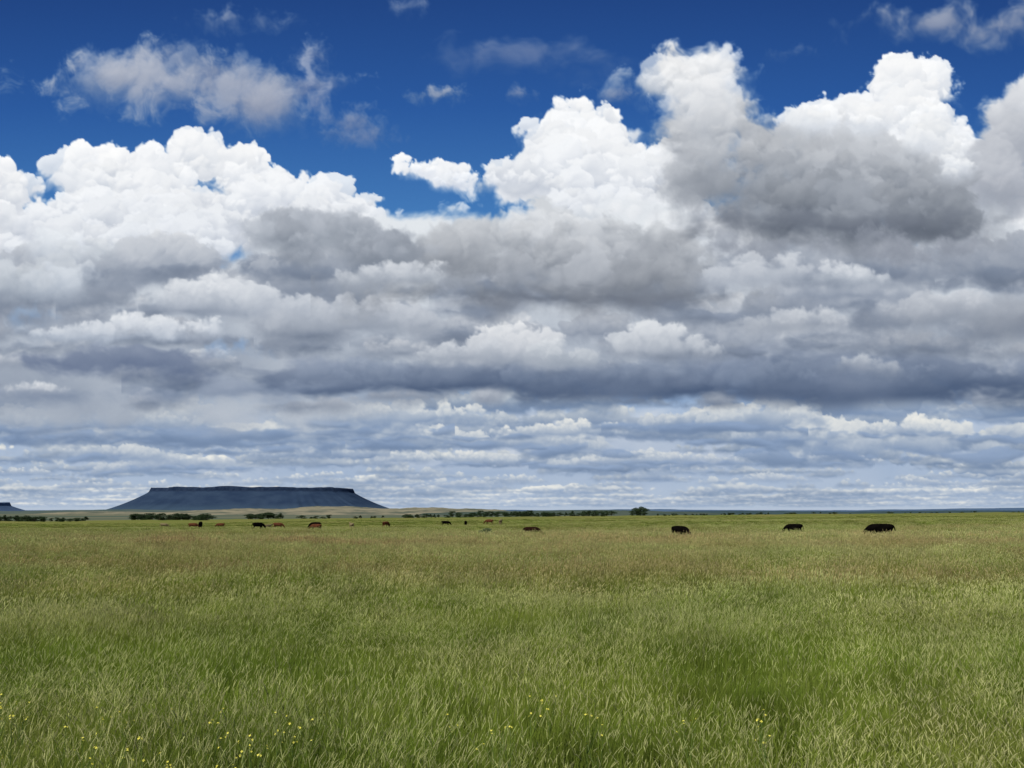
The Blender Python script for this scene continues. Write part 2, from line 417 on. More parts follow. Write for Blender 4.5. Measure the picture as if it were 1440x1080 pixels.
# the large cloud with the smoky base
BK = [(950, 114, 36, 40), (1000, 98, 32, 26), (1010, 150, 56, 50), (962, 190, 34, 36), (1072, 200, 66, 40), (1150, 222, 80, 38), (1232, 228, 66, 40), (1010, 255, 56, 46), (1100, 275, 104, 42), (1220, 280, 112, 42), (1312, 268, 42, 42), (1325, 306, 34, 20), (1180, 315, 150, 18)]
ragged(BK[3:], 50, 12, 28, (220, 223, 228), (156, 163, 174), soft=9, opacity=0.5, qr=(0.7, 1.05))
cloud(BK, (232, 234, 237), (112, 119, 131), ytop=60, ybase=380, wl=80, amp=0.36, octv=7, seed=93, soft=10, tb=0.9, bill=0.5, bias=0.06, relief=0.8, mott=0.36, bsoft=3, pers=0.57, kk=0.4, warp=0.22)
pile(BK, 110, 12, 52, (253, 253, 253), (142, 149, 160), (192, 198, 207), (92, 100, 113), y0=90, y1=328, soft=5, opacity=0.62, bsoft=5, jit=16, tb=0.95, amp=0.4, mott=0.22)
cloud([(1090, 326, 100, 12), (1250, 328, 100, 12), (1170, 314, 150, 14)], (116, 123, 136), (84, 92, 107), wl=50, seed=89, soft=12, stretch=1.6, opacity=0.86, **B_)
pile([(1300, 175, 34, 40), (1345, 225, 22, 40), (1215, 165, 44, 14), (1150, 166, 40, 12)], 40, 10, 28, WH, (238, 241, 244), (218, 224, 232), (184, 192, 205), soft=2.6, opacity=0.85)
ragged([(1130, 345, 130, 14), (1260, 345, 90, 14)], 18, 12, 24, (170, 176, 188), (124, 131, 145), soft=9, opacity=0.5)
heap(1180, 398, 150, 36, (240, 242, 245), (168, 177, 190), n=14, soft=4, opacity=0.7)
heap(1070, 400, 160, 50, (230, 233, 237), (152, 161, 176), n=14, soft=4, opacity=0.7)
# torn thin cloud, upper part of the sky
UL = [(150, 105, 40, 24), (240, 106, 62, 34), (320, 122, 54, 28), (375, 145, 22, 22), (300, 156, 50, 11)]
ragged(UL[1:4], 34, 10, 28, (176, 183, 199), (112, 127, 162), soft=16, opacity=0.45, qr=(0.7, 1.25))
ragged([(460, 150, 50, 36), (440, 108, 14, 40), (495, 184, 30, 10)], 30, 7, 15, (162, 173, 197), (90, 111, 157), soft=9, opacity=0.5)
cloud(UL + [(100, 122, 30, 8)], (192, 197, 208), (114, 128, 161), ytop=50, ybase=230, wl=64, amp=0.56, seed=98, soft=20, tb=0.4, bill=0.3, opacity=0.78, relief=0.5, mott=0.32, octv=7, bsoft=0.6, warp=0.3, pers=0.62)
pile(UL[:4], 22, 14, 40, (214, 216, 222), (162, 169, 188), (156, 165, 183), (120, 132, 161), soft=10, opacity=0.36, bsoft=2.5, jit=8, amp=0.55)
cloud([(436, 100, 8, 34), (448, 145, 14, 20), (474, 168, 18, 8), (500, 182, 16, 6), (522, 196, 12, 4), (515, 105, 10, 5)], (172, 182, 203), (94, 114, 159), wl=34, amp=0.45, seed=87, soft=10, opacity=0.8, **W_)

# sky shell: far spherical shell, fading out to the open sky at its rim
GX, GY = np.meshgrid(gx.astype(np.float64), gy.astype(np.float64))
ct, st = math.cos(PITCH), math.sin(PITCH)
dx = GX - 720; dup = 540 - GY
Vx = dx; Vy = F * ct - dup * st; Vz = F * st + dup * ct
ln = np.sqrt(Vx ** 2 + Vy ** 2 + Vz ** 2)
R = 30000.0
verts = np.stack([Vx / ln * R, Vy / ln * R, Vz / ln * R + CAM_H], -1).reshape(-1, 3)
sky_me = mesh_np("sky", verts, grid_faces(ny, nx), smooth=True)
rgba = np.ones((ny, nx, 4), dtype=np.float32)
rgba[..., :3] = lin(np.clip(img, 0, 255))
fade = sst(GX, X0, X0 + 150) * (1 - sst(GX, X1 - 150, X1)) * sst(GY, Y0, Y0 + 90)
rgba[..., 3] = fade
att = sky_me.attributes.new("cloud_light", 'FLOAT_COLOR', 'POINT')
att.data.foreach_set('color', rgba.ravel())
m, nt, out = new_mat("sky_with_clouds")
at = N(nt, 'ShaderNodeAttribute', attribute_name="cloud_light")
geo = N(nt, 'ShaderNodeNewGeometry')
fine = noise(nt, geo.outputs['Position'], 0.012, 5, 0.6)
fv = maprange(nt, fine, 0.25, 0.75, 0.985, 1.015, False)
em = N(nt, 'ShaderNodeEmission')
vm = N(nt, 'ShaderNodeVectorMath', operation='SCALE')
nt.links.new(at.outputs['Color'], vm.inputs[0]); nt.links.new(fv, vm.inputs['Scale'])
nt.links.new(vm.outputs[0], em.inputs['Color'])
tr = N(nt, 'ShaderNodeBsdfTransparent')
mx = N(nt, 'ShaderNodeMixShader')
nt.links.new(at.outputs['Alpha'], mx.inputs[0]); nt.links.new(tr.outputs[0], mx.inputs[1]); nt.links.new(em.outputs[0], mx.inputs[2])
nt.links.new(mx.outputs[0], out.inputs[0])
sky_me.materials.append(m)
link_obj("sky", sky_me, "structure", "deep blue sky filled with white and grey cumulus clouds", "sky")

# ------------------------------------------------------------------ world, sun, camera
sun_az = math.radians(222); sun_el = math.radians(52)
sv = Vector((math.sin(sun_az) * math.cos(sun_el), math.cos(sun_az) * math.cos(sun_el), math.sin(sun_el)))
w = bpy.data.worlds.new("World"); scene.world = w; w.use_nodes = True
bg = w.node_tree.nodes['Background']
skt = w.node_tree.nodes.new('ShaderNodeTexSky'); skt.sky_type = 'NISHITA'; skt.sun_disc = False
skt.sun_elevation = sun_el; skt.sun_rotation = sun_az
w.node_tree.links.new(skt.outputs[0], bg.inputs[0]); bg.inputs[1].default_value = 0.07
sl = bpy.data.lights.new("sun", 'SUN'); sl.energy = 4.1; sl.angle = math.radians(0.5); sl.color = (1, 0.95, 0.86)
so = bpy.data.objects.new("sun", sl); COL.objects.link(so); so.rotation_euler = sv.to_track_quat('Z', 'Y').to_euler()
cam = bpy.data.cameras.new("camera"); cam.sensor_width = 36; cam.lens = 36 * F / 1440; cam.clip_end = 100000; cam.clip_start = 0.05
co = bpy.data.objects.new("camera", cam); COL.objects.link(co); co.location = (0, 0, CAM_H); co.rotation_euler = (math.pi / 2 + PITCH, 0, 0)
scene.camera = co
scene.view_settings.view_transform = 'Standard'; scene.view_settings.look = 'None'; scene.view_settings.exposure = 0

# ------------------------------------------------------------------ ground
radii = np.concatenate([[0.01], np.geomspace(1.0, 31500, 220)])
ang = np.linspace(0, 2 * np.pi, 360, endpoint=False)
RR, AA = np.meshgrid(radii, ang, indexing='ij')
gxw = RR * np.sin(AA); gyw = RR * np.cos(AA)
gme = mesh_np("ground", np.stack([gxw, gyw, terrain(gxw, gyw)], -1).reshape(-1, 3), grid_faces(len(radii), 360, True)[:, ::-1].copy(), True)
def brown_mask(nt, pos, sep):
    n1 = noise(nt, pos, 0.13, 7, 0.72, (0.3, 1, 1))
    y1 = maprange(nt, sep.outputs[1], 12, 25)
    y2 = maprange(nt, sep.outputs[1], 60, 150, 1.0, 0.5)
    a = mth(nt, 'MULTIPLY', maprange(nt, n1, 0.43, 0.60), mth(nt, 'MULTIPLY', y1, y2))
    return a
m, nt, out = new_mat("meadow_ground")
geo = N(nt, 'ShaderNodeNewGeometry'); pos = geo.outputs['Position']
sep = N(nt, 'ShaderNodeSeparateXYZ'); nt.links.new(pos, sep.inputs[0])
n1 = noise(nt, pos, 0.02, 6, 0.65, (0.35, 1, 1)); n2 = noise(nt, pos, 1.5, 6, 0.7)
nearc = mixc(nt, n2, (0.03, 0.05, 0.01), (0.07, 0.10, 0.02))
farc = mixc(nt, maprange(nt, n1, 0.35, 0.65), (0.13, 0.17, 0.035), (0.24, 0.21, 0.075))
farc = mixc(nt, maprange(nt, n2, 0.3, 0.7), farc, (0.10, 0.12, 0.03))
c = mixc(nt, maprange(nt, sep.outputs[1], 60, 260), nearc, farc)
n3 = noise(nt, pos, 0.0022, 6, 0.6, (0.4, 1, 1))
plain = mixc(nt, maprange(nt, n3, 0.4, 0.62), (0.07, 0.10, 0.075), (0.16, 0.155, 0.105))
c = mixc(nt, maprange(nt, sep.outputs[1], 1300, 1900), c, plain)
c = mixc(nt, maprange(nt, sep.outputs[1], 5000, 12000), c, (0.10, 0.15, 0.22))  # distance haze painted in as a fade to blue
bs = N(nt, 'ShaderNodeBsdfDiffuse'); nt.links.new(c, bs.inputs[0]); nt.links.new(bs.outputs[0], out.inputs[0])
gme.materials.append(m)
link_obj("ground", gme, "structure", "wide gently sloping green prairie meadow", "ground")

# ------------------------------------------------------------------ far relief
def far_material(name, cols, scale, mp, zb=None):  # base colours passed in already include painted aerial haze
    m, nt, out = new_mat(name)
    geo = N(nt, 'ShaderNodeNewGeometry')
    f = noise(nt, geo.outputs['Position'], scale, 7, 0.6, mp)
    c = mixc(nt, maprange(nt, f, 0.3, 0.7), cols[0], cols[1])
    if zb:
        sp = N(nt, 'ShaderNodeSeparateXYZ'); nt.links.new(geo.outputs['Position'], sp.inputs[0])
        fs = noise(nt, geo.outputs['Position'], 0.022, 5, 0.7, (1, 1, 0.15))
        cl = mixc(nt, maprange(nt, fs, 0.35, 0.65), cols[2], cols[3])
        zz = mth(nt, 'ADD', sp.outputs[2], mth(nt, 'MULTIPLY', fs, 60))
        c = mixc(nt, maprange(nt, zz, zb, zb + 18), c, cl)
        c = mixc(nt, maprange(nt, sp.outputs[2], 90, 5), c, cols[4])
    bs = N(nt, 'ShaderNodeBsdfDiffuse'); nt.links.new(c, bs.inputs[0]); nt.links.new(bs.outputs[0], out.inputs[0])
    return m

def butte(name, cx, cy, a, b, ztop, spread_l, spread_r, cliff, label, colr, seed, zb=None):
    nphi = 560
    phi = np.linspace(0, 2 * np.pi, nphi, endpoint=False)
    rr = np.random.RandomState(seed)
    rings = [(-1.0, 0), (-0.6, 0), (-0.25, 0), (-0.05, 0), (0.0, 0), (0.0, 1), (0.0, 2)] + [(s, 3) for s in np.linspace(0.02, 1.0, 26)]
    e = 2.0 / 3.4
    ux = np.sign(np.cos(phi)) * np.abs(np.cos(phi)) ** e
    uy = np.sign(np.sin(phi)) * np.abs(np.sin(phi)) ** e
    wob = sum(rr.uniform(-1, 1) * np.sin(phi * k + rr.uniform(0, 6)) / (k ** 0.7) for k in range(3, 40))
    wob2 = sum(rr.uniform(-1, 1) * np.sin(phi * k + rr.uniform(0, 6)) / (k ** 0.5) for k in range(12, 90))
    spread = spread_l + (spread_r - spread_l) * (0.5 + 0.5 * np.cos(phi))
    V = []
    for s, k in rings:
        if k == 0:
            f = 1 + s * 0.95
            x = cx + ux * a * f; y = cy + uy * b * f + wob * 10 * (s > -0.5)
            z = ztop + 4 * np.sin(x * 0.004) + 4 * np.sin(x * 0.013 + 1) + (s < -0.01) * 2 + 4.5 * wob2 * (s == 0) + 3.6 * wob2 * (s == -0.05)
        elif k in (1, 2):
            d = 9 * k
            x = cx + ux * (a + d); y = cy + uy * (b + d) + wob * 10
            z = ztop - cliff * k / 2 + wob2 * 5.0 * (k == 2) + wob2 * 2 * (k == 1)
        else:
            d = 18 + s * spread * (1 + 0.03 * wob)
            x = cx + ux * a + np.cos(phi) * d
            y = cy + uy * b + wob * 10 + np.sin(phi) * d
            prof = (1 - s) ** 1.75
            z = -30 + (ztop - cliff + 30) * prof + wob2 * 11 * s * (1 - s) * 2.2 + wob * 5 * s * (1 - s)
        V.append(np.stack([x + 0 * phi, y + 0 * phi, z + 0 * phi], -1))
    V = np.array(V).reshape(-1, 3)
    me = mesh_np(name, V, grid_faces(len(rings), nphi, True), True)
    me.materials.append(far_material(name + "_hazed_rock", colr, 0.006, (1, 1, 2), zb))
    return link_obj(name, me, "structure", label, "butte")

def atx(px, d): return (px - 720) / 1188.6 * d
def atz(py, d): return (HOR - py) / 1202.0 * d + CAM_H
D = 9000
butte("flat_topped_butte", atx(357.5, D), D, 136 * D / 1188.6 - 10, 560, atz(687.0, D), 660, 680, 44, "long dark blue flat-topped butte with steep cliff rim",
      ((0.020, 0.036, 0.072), (0.031, 0.052, 0.092), (0.011, 0.020, 0.045), (0.022, 0.036, 0.069), (0.040, 0.068, 0.106)), 5, 222)  # dark blues hold painted haze and cloud shade over the rock
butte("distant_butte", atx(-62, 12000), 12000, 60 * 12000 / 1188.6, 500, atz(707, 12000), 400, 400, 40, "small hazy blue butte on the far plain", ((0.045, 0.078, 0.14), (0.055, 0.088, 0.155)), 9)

def hills(name, px0, px1, d, depth, pts, label, cols, seed, scale=0.01, rough=1.0):
    nxh, nyh = 360, 26
    px = np.linspace(px0, px1, nxh)
    top = np.interp(px, [p[0] for p in pts], [p[1] for p in pts])
    rr = np.random.RandomState(seed)
    nz = sum(rr.uniform(-1, 1) * np.sin(px * k * 0.02 + rr.uniform(0, 6)) / k ** 0.8 for k in range(1, 30))
    top = top + nz * 0.35 * rough
    tt = np.linspace(-1, 1, nyh)
    V = []
    for t in tt:
        dd = d + t * depth
        b = (1 - t * t)
        g = sum(rr.uniform(-1, 1) * np.sin(px * k * 0.03 + t * 3 + rr.uniform(0, 6)) / k ** 0.7 for k in range(3, 24))
        zt = (HOR - top) / 1202.0 * d + CAM_H
        z = -22 + (zt + 22) * b + g * (zt + 22) * 0.06 * rough * b * (1 - b * 0.8)
        V.append(np.stack([(px - 720) / 1188.6 * d, np.full_like(px, dd), z], -1))
    me = mesh_np(name, np.array(V).reshape(-1, 3), grid_faces(nyh, nxh), True)
    me.materials.append(far_material(name + "_hazed_earth", cols, scale, (1, 1, 2.5)))
    link_obj(name, me, "structure", label, "hills")

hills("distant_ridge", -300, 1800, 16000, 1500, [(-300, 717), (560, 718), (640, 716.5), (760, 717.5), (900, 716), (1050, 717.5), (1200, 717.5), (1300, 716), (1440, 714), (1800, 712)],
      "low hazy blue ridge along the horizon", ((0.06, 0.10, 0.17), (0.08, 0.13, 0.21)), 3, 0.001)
hills("tan_hills", 130, 760, 5200, 900, [(130, 720.5), (200, 719.5), (280, 718.5), (350, 716), (400, 717), (440, 713), (500, 712.3), (540, 714.5), (585, 713), (640, 715.5), (700, 717.5), (760, 720.5)],
      "pale tan grassy hills at the foot of the butte", ((0.085, 0.10, 0.078), (0.27, 0.24, 0.165)), 4, 0.007, 2.4)
hills("low_hills", -300, 330, 6500, 800, [(-300, 716), (0, 718.5), (90, 718), (180, 716.5), (260, 717.5), (330, 720.5)],
      "low dark green-grey hills beyond the meadow", ((0.06, 0.09, 0.085), (0.10, 0.12, 0.10)), 6, 0.005)
hills("wooded_rise", 600, 1000, 3800, 500, [(600, 721.5), (700, 718.5), (800, 717.5), (900, 718), (1000, 721.5)],
      "low dark wooded rise beyond the meadow", ((0.045, 0.07, 0.06), (0.08, 0.10, 0.08)), 8, 0.01)
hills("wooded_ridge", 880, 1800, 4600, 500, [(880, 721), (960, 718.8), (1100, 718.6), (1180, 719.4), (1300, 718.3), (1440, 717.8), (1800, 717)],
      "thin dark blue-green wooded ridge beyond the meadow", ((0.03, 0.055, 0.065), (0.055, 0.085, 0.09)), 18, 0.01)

# ------------------------------------------------------------------ trees
m_bark, nt, out = new_mat("bark")
geo = N(nt, 'ShaderNodeNewGeometry'); f = noise(nt, geo.outputs['Position'], 6, 4)
c = mixc(nt, f, (0.05, 0.04, 0.03), (0.12, 0.1, 0.08)); bs = N(nt, 'ShaderNodeBsdfDiffuse'); nt.links.new(c, bs.inputs[0]); nt.links.new(bs.outputs[0], out.inputs[0])
def leaf_mat(name, c1, c2):
    m, nt, out = new_mat(name)
    geo = N(nt, 'ShaderNodeNewGeometry'); f = noise(nt, geo.outputs['Position'], 0.7, 4)
    oi = N(nt, 'ShaderNodeObjectInfo')
    c = mixc(nt, maprange(nt, f, 0.3, 0.7), c1, c2)
    c = mixc(nt, mth(nt, 'MULTIPLY', oi.outputs['Random'], 0.5), c, (c2[0] * 1.3, c2[1] * 1.2, c2[2] * 1.4))
    bs = N(nt, 'ShaderNodeBsdfDiffuse'); nt.links.new(c, bs.inputs[0]); nt.links.new(bs.outputs[0], out.inputs[0])
    return m
m_leaf = leaf_mat("cottonwood_foliage", (0.022, 0.042, 0.022), (0.045, 0.07, 0.032))
m_sage = leaf_mat("sagebrush_foliage", (0.11, 0.15, 0.06), (0.16, 0.2, 0.09))

def tube(V, Fc, p0, p1, r0, r1, n=7):
    p0 = Vector(p0); p1 = Vector(p1); d = (p1 - p0).normalized()
    q = d.to_track_quat('Z', 'Y'); b = len(V)
    for p, r in ((p0, r0), (p1, r1)):
        for i in range(n):
            a = 2 * math.pi * i / n
            V.append(tuple(p + q @ Vector((math.cos(a) * r, math.sin(a) * r, 0))))
    for i in range(n):
        Fc.append((b + i, b + (i + 1) % n, b + n + (i + 1) % n, b + n + i))
def make_tree_meshes(seed, H, W, nleaf, leaf, mat, low=0.12):
    r = random.Random(seed); V = []; Fc = []
    tube(V, Fc, (0, 0, -0.3), (0.1, 0, H * 0.35), H * 0.035, H * 0.025)
    tube(V, Fc, (0.1, 0, H * 0.35), (0.0, 0.1, H * 0.8), H * 0.025, H * 0.008)
    clumps = []
    for i in range(9):
        a = r.uniform(0, 6.28); z = H * r.uniform(low + 0.15, 0.88); rad = W * 0.5 * r.uniform(0.3, 0.8) * (1 - 0.45 * abs(z / H - 0.45))
        p = (math.cos(a) * rad, math.sin(a) * rad, z)
        tube(V, Fc, (0.05, 0, z * 0.6), p, H * 0.014, H * 0.004, 5)
        clumps.append((p, W * r.uniform(0.16, 0.28), H * r.uniform(0.10, 0.17)))
    clumps.append(((0, 0, H * 0.85), W * 0.2, H * 0.14))
    tm = mesh_np("trunk", V, Fc); tm.materials.append(m_bark)
    V = []; Fc = []
    for i in range(nleaf):
        (cx, cy, cz), rw, rh = r.choice(clumps)
        v = Vector((r.gauss(0, 1), r.gauss(0, 1), r.gauss(0, 1))).normalized() * (r.random() ** 0.4)
        p = Vector((cx + v.x * rw * 1.15, cy + v.y * rw * 1.15, max(H * low, cz + v.z * rh * 1.15)))
        q = Vector((r.gauss(0, 1), r.gauss(0, 1), r.gauss(0.6, 1))).to_track_quat('Z', 'Y'); s = leaf * r.uniform(0.6, 1.3)
        b = len(V)
        for (x, y) in ((-1, 0), (0, -0.55), (1, 0), (0, 0.55)):
            V.append(tuple(p + q @ Vector((x * s, y * s, 0))))
        Fc.append((b, b + 1, b + 2, b + 3))
    cm = mesh_np("crown", V, Fc); cm.materials.append(mat)
    return tm, cm
tree_kinds = [make_tree_meshes(11, 10, 9, 1500, 0.42, m_leaf), make_tree_meshes(12, 10, 7, 1300, 0.40, m_leaf),
              make_tree_meshes(13, 10, 11, 1600, 0.42, m_leaf, 0.04), make_tree_meshes(14, 10, 14, 1700, 0.42, m_leaf, 0.03)]
def place_tree(px, d, hpx, kind, wide=1.0, label=None, group="trees along the far edge of the meadow", name="cottonwood_tree"):
    x = atx(px, d); z = float(terrain(x, d)); h = hpx * d / 1202.0; s = h / 10.0
    e = bpy.data.objects.new(name, None); COL.objects.link(e)
    e.location = (x, d, z - 0.1); e.scale = (s * wide, s * wide, s); e.rotation_euler = (0, 0, random.uniform(0, 6.28))
    e["label"] = label or "dark green leafy tree at the edge of the meadow"; e["category"] = "tree"; e["group"] = group
    tm, cm = tree_kinds[kind]
    for nm, me in (("trunk", tm), ("crown", cm)):
        o = bpy.data.objects.new(nm, me); COL.objects.link(o); o.parent = e
def tree_run(p0, p1, step, d, h0, h1, jd=50, wide=(0.9, 1.4)):
    p = p0
    while p < p1:
        place_tree(p, d + random.uniform(-jd, jd), random.uniform(h0, h1), random.randrange(4), random.uniform(*wide))
        p += step * random.choice((0.35, 0.5, 0.8, 1.1, 1.7))
LW = (1.2, 2.0)
tree_run(-30, 34, 6, 1130, 5.5, 10, wide=LW)
tree_run(38, 62, 5, 1120, 6.5, 11.5, wide=LW)
tree_run(62, 124, 6, 1150, 4.5, 9, wide=LW)
tree_run(186, 294, 5, 1150, 6, 11.5, wide=LW)
tree_run(350, 402, 7, 1230, 6, 10, wide=LW)
tree_run(425, 475, 12, 1230, 4, 7, wide=LW)
tree_run(500, 560, 14, 1230, 3.5, 5.5, wide=LW)
tree_run(568, 630, 7, 1230, 4.5, 7, wide=LW)
tree_run(636, 862, 5.0, 1220, 6, 9.5, wide=(1.0, 1.7))
for p, h in ((889, 8), (895, 12), (901, 13.5), (907, 11)):
    place_tree(p, 1180, h, 1 + (p % 2), 1.1, "tall dark tree in a small clump above the meadow")
tree_run(925, 1180, 12, 1250, 2, 4.2, wide=(1.2, 2.4))
tree_run(1195, 1460, 16, 1250, 1.8, 3.6, wide=(1.2, 2.4))

# ------------------------------------------------------------------ cattle
def hide_mat(name, c1, c2):
    m, nt, out = new_mat(name)
    tc = N(nt, 'ShaderNodeTexCoord'); f = noise(nt, tc.outputs['Object'], 5, 5)
    c = mixc(nt, maprange(nt, f, 0.3, 0.7), c1, c2)
    bs = N(nt, 'ShaderNodeBsdfDiffuse'); nt.links.new(c, bs.inputs[0])
    nt.links.new(bs.outputs[0], out.inputs[0]); return m
hides = {'black': hide_mat("black_hide", (0.0025, 0.002, 0.002), (0.0055, 0.0045, 0.004)),
         'dark': hide_mat("dark_brown_hide", (0.014, 0.007, 0.005), (0.028, 0.012, 0.008)),
         'red': hide_mat("red_brown_hide", (0.075, 0.028, 0.015), (0.12, 0.044, 0.023)),
         'tan': hide_mat("tan_hide", (0.16, 0.13, 0.07), (0.22, 0.17, 0.10))}
def cow_mesh(pose):
    P = []; E = []; Rd = []
    def add(p, r, par=None):
        P.append(p); Rd.append(r)
        if par is not None: E.append((par, len(P) - 1))
        return len(P) - 1
    dz = -0.62 if pose == 'lying' else 0.0
    hip = add((-0.62, 0, 1.08 + dz), (0.29, 0.31))
    rump = add((-0.90, 0, 1.14 + dz), (0.2, 0.22), hip)
    bel = add((-0.1, 0, 1.00 + dz), (0.34, 0.36), hip)
    ch = add((0.42, 0, 0.98 + dz), (0.33, 0.36), bel)
    sh = add((0.70, 0, 1.06 + dz), (0.22, 0.27), ch)
    t = add((-1.03, 0, 1.10 + dz), (0.045, 0.045), rump)
    t = add((-1.10, 0, 0.8 + dz * 0.8), (0.03, 0.03), t)
    t = add((-1.08, 0, 0.5 + dz * 0.6), (0.03, 0.03), t)
    add((-1.08, 0, 0.36 + dz * 0.45), (0.05, 0.05), t)
    if pose == 'grazing':
        ps = [(0.96, 0, 0.86), (1.18, 0, 0.60), (1.29, 0, 0.42), (1.40, 0, 0.22)]
    elif pose == 'lying':
        ps = [(0.94, 0, 0.66), (1.10, 0, 0.86), (1.27, 0, 0.82), (1.47, 0, 0.72)]
    else:
        ps = [(0.94, 0, 1.20), (1.13, 0, 1.36), (1.29, 0, 1.30), (1.49, 0, 1.16)]
    n1 = add(ps[0], (0.16, 0.2), sh); n2 = add(ps[1], (0.125, 0.14), n1); n3 = add(ps[2], (0.105, 0.11), n2); add(ps[3], (0.075, 0.07), n3)
    for s in (-1, 1):
        e = add((ps[1][0] - 0.02, s * 0.17, ps[1][2] + 0.06), (0.045, 0.025), n2)
        add((ps[1][0] - 0.06, s * 0.28, ps[1][2] + 0.04), (0.03, 0.015), e)
        if pose == 'lying':
            h = add((-0.5, s * 0.34, 0.3), (0.15, 0.17), hip); h = add((-0.2, s * 0.45, 0.2), (0.1, 0.12), h); h = add((-0.5, s * 0.5, 0.1), (0.06, 0.06), h); add((-0.22, s * 0.52, 0.06), (0.045, 0.045), h)
            f = add((0.5, s * 0.25, 0.28), (0.12, 0.14), ch); f = add((0.78, s * 0.28, 0.14), (0.07, 0.07), f); f = add((0.55, s * 0.3, 0.07), (0.045, 0.045), f); add((0.45, s * 0.3, 0.06), (0.04, 0.04), f)
        else:
            o = 0.08 * s
            h = add((-0.69, s * 0.2, 0.9), (0.15, 0.19), hip); h = add((-0.56 + o, s * 0.21, 0.70), (0.11, 0.13), h)
            h = add((-0.83 + o, s * 0.2, 0.46), (0.06, 0.07), h); h = add((-0.77 + o, s * 0.2, 0.14), (0.045, 0.045), h); add((-0.73 + o, s * 0.2, 0.03), (0.055, 0.055), h)
            f = add((0.52, s * 0.19, 0.76), (0.12, 0.15), ch); f = add((0.52 - o, s * 0.19, 0.42), (0.062, 0.065), f)
            f = add((0.52 - o, s * 0.19, 0.14), (0.042, 0.042), f); add((0.56 - o, s * 0.19, 0.03), (0.05, 0.05), f)
    me = bpy.data.meshes.new("cow_skeleton"); me.from_pydata(P, E, [])
    o = bpy.data.objects.new("cow_skeleton", me); COL.objects.link(o)
    o.modifiers.new("skin", 'SKIN')
    lay = me.skin_vertices[0].data
    for i, r in enumerate(Rd):
        lay[i].radius = r; lay[i].use_root = (i == 0)
    ss = o.modifiers.new("sub", 'SUBSURF'); ss.levels = 2; ss.render_levels = 2
    dg = bpy.context.evaluated_depsgraph_get(); dg.update()
    m2 = bpy.data.meshes.new_from_object(o.evaluated_get(dg))
    bpy.data.objects.remove(o)
    m2.polygons.foreach_set('use_smooth', np.ones(len(m2.polygons), dtype=bool))
    return m2
base = {p: cow_mesh(p) for p in ('grazing', 'standing', 'lying')}
cow_me = {}
for p in base:
    for h in hides:
        mm = base[p].copy(); mm.name = "cow"; mm.materials.clear(); mm.materials.append(hides[h]); cow_me[(p, h)] = mm
cname = {'black': 'black', 'dark': 'dark brown', 'red': 'red-brown', 'tan': 'tan'}
def cow(px, d, hide, pose, yaw, sc=1.0):
    x = atx(px, d)
    lab = {'grazing': "%s cow grazing head-down in tall meadow grass", 'standing': "%s cow standing with head raised in tall grass", 'lying': "%s cow lying down in tall meadow grass"}[pose] % cname[hide]
    o = link_obj("cow", cow_me[(pose, hide)], None, lab, "cow", "cattle grazing in the meadow")
    o.location = (x, d, float(terrain(x, d))); o.rotation_euler = (0, 0, math.radians(yaw)); o.scale = (sc,) * 3
cow(1236, 66, 'black', 'grazing', 178, 1.06)
cow(956, 68, 'black', 'grazing', -62)
cow(1115, 96, 'black', 'grazing', 145)
cow(748, 86, 'dark', 'grazing', 8, 0.86)
cow(273, 185, 'red', 'grazing', 5, 1.05)
cow(283, 150, 'black', 'grazing', 110)
cow(311, 215, 'red', 'grazing', 185, 1.05)
cow(364, 138, 'black', 'grazing', 40)
cow(392, 175, 'red', 'grazing', 0, 1.05)
cow(378, 185, 'tan', 'standing', 60, 0.9)
cow(444, 158, 'black', 'grazing', 178, 1.05)
cow(445, 125, 'red', 'grazing', 170, 0.85)
cow(495, 165, 'tan', 'standing', 120, 0.9)
cow(543, 175, 'red', 'grazing', 60)
cow(627, 205, 'black', 'grazing', 5, 1.05)
cow(655, 205, 'black', 'grazing', 95)
cow(688, 215, 'red', 'grazing', 175, 1.05)
cow(704, 210, 'tan', 'standing', 80)
cow(232, 220, 'tan', 'grazing', 10)

# sagebrush
tree_kinds.append(make_tree_meshes(31, 10, 22, 2200, 0.7, m_sage, 0.02))
place_tree(686, 84, 17, 4, 0.7, "grey-green sagebrush bush standing in the grass", "bushes in the meadow", "sagebrush_bush")
place_tree(677, 88, 13, 4, 0.6, "grey-green sagebrush bush standing in the grass", "bushes in the meadow", "sagebrush_bush")

